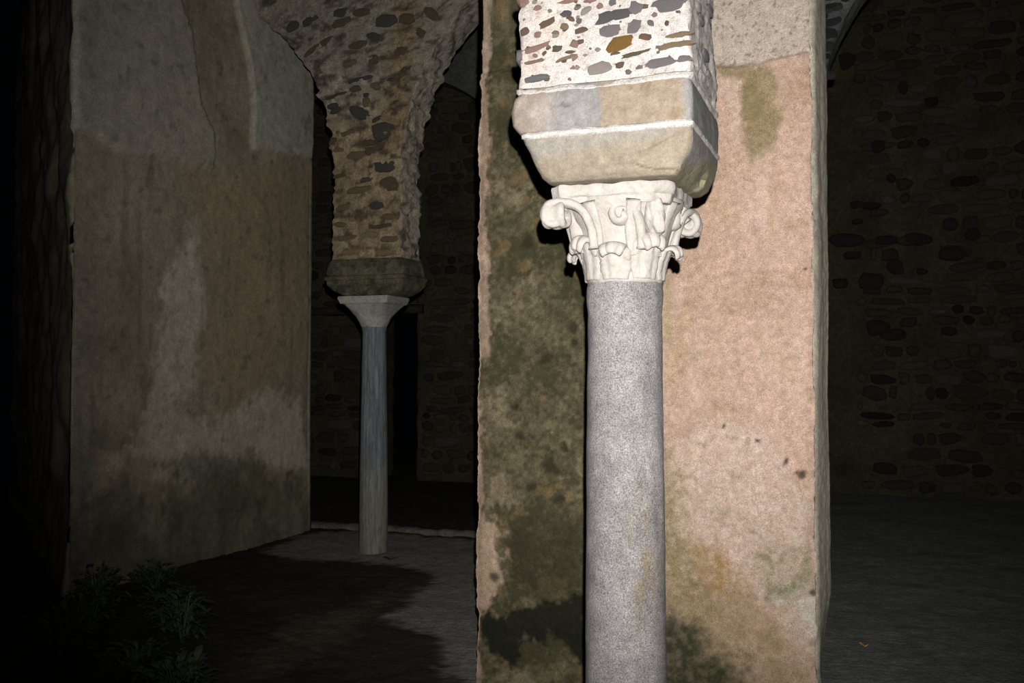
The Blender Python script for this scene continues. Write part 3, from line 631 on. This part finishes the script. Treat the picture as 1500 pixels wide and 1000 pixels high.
bell_prof = [(0, .122), (.012, .127), (.03, .126), (.08, .132), (.13, .142), (.18, .157), (.22, .176), (.25, .194), (.27, .196)]
def bell_r(z): return float(np.interp(z, [p[0] for p in bell_prof], [p[1] for p in bell_prof]))
def lathe_mesh(name, prof, n=64):
    zi = np.linspace(prof[0][0], prof[-1][0], 40); ri = np.interp(zi, [p[0] for p in prof], [p[1] for p in prof])
    th = np.linspace(0, 2*math.pi, n, endpoint=False)
    co = np.array([(r*math.cos(t), r*math.sin(t), z) for z, r in zip(zi, ri) for t in th])
    return mesh_np(name, co, grid_quads(40, n, True), None, [list(range(n))[::-1], list(range(39*n, 40*n))])
cm = lathe_mesh('capital', bell_prof); cap_noise(cm, .003, 25)
cap = link('capital', cm, 'white_marble', cf, (0, 0, CAPZ)); tag(cap, 'white marble capital with acanthus leaves and corner scrolls')
def solid(o, t, sub=1):
    s = o.modifiers.new('thickness', 'SOLIDIFY'); s.thickness = t; s.offset = 0
    if sub: b = o.modifiers.new('soft', 'SUBSURF'); b.levels = sub; b.render_levels = sub
def leaf_mesh(w, zt, curl, out0=.004):
    """an acanthus leaf standing on the bell at angle 0 (towards +x)"""
    nu, nv = 13, 22; co = []
    for j in range(nv):
        v = j/(nv-1)
        if v < .66:
            z = .008+(zt-.008)*v/.66; r = bell_r(z)+out0+.010*(v/.66)**2; tn = 0
        else:
            t = (v-.66)/.34*math.radians(215)
            z = zt+curl*math.sin(t); r = bell_r(zt)+out0+.010+curl*(1-math.cos(t))
        wid = w*(.80+.30*math.sin(min(1, v*1.25)*math.pi*.75))*(1-.5*max(0, (v-.7)/.3)**2)
        wid *= 1-.10*abs(math.sin(v*math.pi*4.2))
        for i in range(nu):
            s = i/(nu-1)*2-1; a = s*wid/2/max(r, .12)
            rr = r - .010*s*s + .006*math.cos(s*math.pi*2.5)*(.4+.6*v) - (.004 if abs(s) < .1 else 0)
            co.append((rr*math.cos(a), rr*math.sin(a), z-.012*s*s*(v > .5)))
    return mesh_np('acanthus_leaf', co, grid_quads(nv, nu), None)
lm = leaf_mesh(.112, .100, .021); cap_noise(lm, .002, 40)
for i in range(8):
    o = link('acanthus_leaf', lm, 'white_marble', cap); o.rotation_euler = (0, 0, math.radians(-90+45*i)); solid(o, .016)
    o.scale = (.985, .985, .98) if i % 2 == 0 else (1.0, 1.0, 1.22)
def band_mesh(name, pts, width, thick):
    """pts in the (r,z) plane, band extruded along y with a groove; returns closed tube-like mesh"""
    n = len(pts); sec = [(-.5, -.5), (-.5, .3), (-.3, .5), (-.1, .22), (.1, .22), (.3, .5), (.5, .3), (.5, -.5)]
    co = []
    for i, (x, z) in enumerate(pts):
        p, q = pts[max(0, i-1)], pts[min(n-1, i+1)]; tx, tz = q[0]-p[0], q[1]-p[1]; l = math.hypot(tx, tz)+1e-9
        nx, nz = -tz/l, tx/l; k = 1-.5*max(0, (i/n-.7)/.3); wd = width*(.55+.45*min(1, i/n*2.2))
        th = thick*(.75+.25*k)
        for (sy, sn) in sec: co.append((x+nx*sn*th, sy*wd, z+nz*sn*th))
    m = len(sec)
    return mesh_np(name, np.array(co), grid_quads(n, m, True), None, [list(range(m)), list(range((n-1)*m, n*m))[::-1]])
def spiral(start, rise, centre, r0, turns, n=34):
    """a stalk from start through rise to a scroll around centre"""
    pts = []
    p0 = np.array(start); p1 = np.array(rise); top = np.array([centre[0]-r0*.35, centre[1]+r0*.94])
    for i in range(14):
        t = i/14; pts.append(tuple((1-t)**2*p0+2*t*(1-t)*p1+t*t*top))
    a0 = math.atan2(top[1]-centre[1], top[0]-centre[0])
    for i in range(n):
        t = i/(n-1); a = a0-t*turns*2*math.pi; r = r0*(1-.8*t)
        pts.append((centre[0]+r*math.cos(a), centre[1]+r*math.sin(a)))
    return pts
def face_band(pts, width, thick, depth):
    me = band_mesh('volute', pts, width, thick)
    for v in me.vertices: v.co.y -= depth(v.co.x, v.co.z)
    cap_noise(me, .004, 38)
    m2 = me.copy()
    for v in m2.vertices: v.co.x *= -1
    m2.flip_normals(); return me, m2
vol = face_band(spiral((.062, .105), (.066, .262), (.180, .212), .042, 1.15), .082, .034, lambda x, z: .120+.062*min(1, max(0, x/.19))+.03*max(0, (z-.1)/.15)*(1-min(1, max(0, x/.19))))
hel = face_band(spiral((.088, .10), (.098, .262), (.030, .208), .036, -.8), .09, .032, lambda x, z: .126+.20*max(0, z-.12))
for i in range(4):
    for j in (0, 1):
        if j == 0:                                                      # one inner scroll is left on each worn face
            o = link('inner_scroll', hel[j], 'white_marble', cap); o.rotation_euler = (0, 0, math.radians(90*i))
            b = o.modifiers.new('soft', 'SUBSURF'); b.levels = 1; b.render_levels = 1
        if (i, j) in ((0, 0), (1, 1)): continue                         # the near corner has lost its scroll
        o = link('volute', vol[j], 'white_marble', cap); o.rotation_euler = (0, 0, math.radians(90*i))
        b = o.modifiers.new('soft', 'SUBSURF'); b.levels = 1; b.render_levels = 1
bmx = bmesh.new(); bmesh.ops.create_icosphere(bmx, subdivisions=4, radius=1)
for v in bmx.verts:
    k = 1+.30*mnoise.fractal(v.co*1.3+Vector((3, 1, 7)), 1, 2, 4)
    v.co = Vector((v.co.x*.036*k, v.co.y*.030*k, v.co.z*.068*k))
bk = bpy.data.meshes.new('broken_corner'); bmx.to_mesh(bk); bmx.free()
o = link('broken_corner', bk, 'white_marble', cap, (.132, -.132, .200)); o.rotation_euler = (.22, .22, math.radians(-45))
# lower ribs that swell from the bell to the scrolls
stm = band_mesh('stalk', [(bell_r(.085+.17*i/11)+.002, .085+.17*i/11) for i in range(12)], .050, .020); cap_noise(stm, .002, 40)
for i in range(8):
    o = link('stalk', stm, 'white_marble', cap); o.rotation_euler = (0, 0, math.radians(22.5+45*i))
    b = o.modifiers.new('soft', 'SUBSURF'); b.levels = 1; b.render_levels = 1
# abacus: concave sides, one near corner broken off
def abacus():
    n = 160; rows = [(.244, .184), (.252, .190), (.268, .192), (.274, .199), (.290, .202), (.300, .203), (.307, .201)]
    co = []
    for z, h in rows:
        for i in range(n):
            t = 2*math.pi*i/n - 3*math.pi/4; ca, sa = math.cos(t), math.sin(t)
            k = 1/max(abs(ca), abs(sa)); s = min(abs(ca), abs(sa))/max(abs(ca), abs(sa))
            r = h*k*(1-.075*(1-s*s))
            x, y = r*ca, r*sa
            lim = h*2*.905                                     # clipped corners
            if abs(x)+abs(y) > lim: f = lim/(abs(x)+abs(y)); x *= f; y *= f
            if x > 0 and y < 0 and x-y > h*1.66: f = h*1.66/(x-y); x *= f; y *= f
            if abs(x) < .035 or abs(y) < .035:                 # fleuron in the middle of each side
                m = 1+.045*math.cos(min(abs(x), abs(y))/.035*math.pi/2); x *= m; y *= m
            co.append((x, y, z))
    me = mesh_np('abacus', np.array(co), grid_quads(len(rows), n, True), None, [list(range(n))[::-1], list(range((len(rows)-1)*n, len(rows)*n))])
    cap_noise(me, .006, 24); return me
ab = link('abacus', abacus(), 'white_marble', cap); ab.data.set_sharp_from_angle(angle=math.radians(40))

cr = thing('stone_column', 'slim weathered blue-grey column with a plain conical capital', 'column', (RCB, RCA, 0))
def bm_col(X, Y, Z):
    st = fbm(X*4+Y*2, Z*.5, 4, 4, 191)
    c = np.array([.14, .162, .17])*(.35+1.0*st)[..., None]
    c = blend(c, (.16, .155, .12), sstep(.62-Z, -.25, .15)*.85)
    return blend(c, (.08, .08, .06), sstep(fbm(X*3, Z*2, 5, 4, 192), .6, .75)*.5)
shaft('shaft', [(-.03, .128), (0, .128), (.5, .124), (1.0, .118), (1.6, .108), (1.93, .103), (1.945, .110), (1.985, .110)], 'blue_marble', bm_col, cr, 60, .006, 193, .003)
gm = const((.26, .25, .23), .25, 12, 6)
loft('capital', dense([(1.97, -.108, .108, .108, .107), (1.99, -.118, .118, .118, .116), (2.06, -.145, .145, .145, .11), (2.13, -.185, .185, .18, .07), (2.165, -.21, .21, .205, .05), (2.172, -.235, .225, .215, .03), (2.215, -.255, .242, .22, .02), (2.234, -.25, .24, .215, .02)], .012), 'grey_marble', cr, mf=14, ms=14, k=7, amp=.006, nsc=12, colf=gm, seed=61)
c3 = thing('stone_column', 'stone column of the farthest arch, hidden behind the plastered pier', 'column', (TCB, TCA, 0))
shaft('shaft', [(-.1, .125), (1.98, .105)], 'blue_marble', bm_col, c3, 24)
loft('capital', dense([(1.97, -.11, .11, .11, .107), (2.17, -.21, .21, .205, .05), (2.234, -.25, .24, .215, .02)], .06), 'grey_marble', c3, mf=4, ms=4, k=4, amp=.004, colf=gm)

# ---------------------------------------------------------------- plants and fallen leaves
def plant_mesh(seed, n, h, spread):
    r = random.Random(seed); co = []; q = []
    for i in range(n):
        a = r.uniform(0, 6.283); d = spread*math.sqrt(r.random()); x, y = d*math.cos(a), d*math.sin(a)
        z = h*(.15+.85*r.random())*(1-.5*(d/spread)**2); l = r.uniform(.05, .11); w = l*r.uniform(.22, .4)
        yaw = a+r.uniform(-1, 1); el = r.uniform(-.3, .9)
        f = Vector((math.cos(yaw)*math.cos(el), math.sin(yaw)*math.cos(el), math.sin(el))); s = Vector((-math.sin(yaw), math.cos(yaw), 0)); u = f.cross(s)
        p = Vector((x, y, z)); b = len(co)
        for (t, ww, dz) in ((0, .05, 0), (.35, .5, .1), (.7, .38, .06), (1, .02, -.12)):
            for sg in (-1, 1): co.append(p+f*(l*t)+s*(w*ww*sg)+Vector((0, 0, dz*l))+u*(-.04*l*abs(sg)))
        for k in range(3): q.append((b+2*k, b+2*k+1, b+2*k+3, b+2*k+2))
    return mesh_np('foliage', np.array(co), np.array(q))
def stems_mesh(seed, h, spread):
    r = random.Random(seed); co = []; q = []
    for i in range(9):
        a = r.uniform(0, 6.283); d = spread*r.uniform(.3, .8); b = len(co)
        for t in (0, .5, 1):
            c0 = Vector((d*t*math.cos(a), d*t*math.sin(a), -.02+h*.8*t*(1.2-.2*t)))
            for k in range(3): co.append(c0+Vector((.004*math.cos(k*2.1), .004*math.sin(k*2.1), 0)))
        for lv in range(2):
            for k in range(3): q.append((b+lv*3+k, b+lv*3+(k+1) % 3, b+lv*3+3+(k+1) % 3, b+lv*3+3+k))
    return mesh_np('stems', np.array(co), np.array(q))
PM = [(plant_mesh(i, 150, .20+.05*i, .14), stems_mesh(i, .20+.05*i, .11)) for i in range(4)]
spots = []; pr = random.Random(5)
for k in range(900):
    px, py = pr.uniform(-20, 330), pr.uniform(852, 1040)
    if px > 250 and py < 930 or len(spots) >= 16: continue
    q = on_floor(px, py)
    if all(math.hypot(q[0]-p[0], q[1]-p[1]) > .5 for p in spots) and (q[0] > LWB+.3 or q[1] < LWA0-.35): spots.append(q)
for i, (b, a) in enumerate(spots):
    t = thing('ground_plant', 'low dark leafy weed growing in front of the stained plaster wall', 'plant', (b, a, 0), 'weeds at the foot of the left wall')
    f, s = PM[i % 4]
    for nm, me, mm in (('foliage', f, 'leaf_green'), ('stems', s, 'leaf_green')):
        o = link(nm, me, mm, t); o.rotation_euler = (0, 0, i*1.3)
def fallen(px, py, size, mm, label):
    b, a = on_floor(px, py); n = 12; co = [(0, 0, .004)]
    for i in range(n):
        t = 2*math.pi*i/n; r = size*(1+.25*math.cos(5*t))*(.6 if abs(math.sin(t)) > .8 else 1); co.append((r*math.cos(t), r*.6*math.sin(t), .012+.012*math.cos(2*t)))
    me = mesh_np('fallen_leaf', np.array(co), np.zeros((0, 4), int), None, [[0, 1+i, 1+(i+1) % n] for i in range(n)])
    zz = float((fbm(np.array([b]), np.array([a]), 2.2, 4, 6)[0]-.5)*.03)
    o = link('fallen_leaf', me, mm, None, (b, a, zz)); o.modifiers.new('thickness', 'SOLIDIFY').thickness = .002
    tag(o, label, 'leaf', kind='thing')
fallen(1267, 946, .03, 'dead_leaf', 'yellow-brown dead leaf lying on bare ground beside the plastered pier')
fallen(572, 819, .06, 'dark_leaf', 'dark withered leaf on pale ground in front of the blue-grey column')
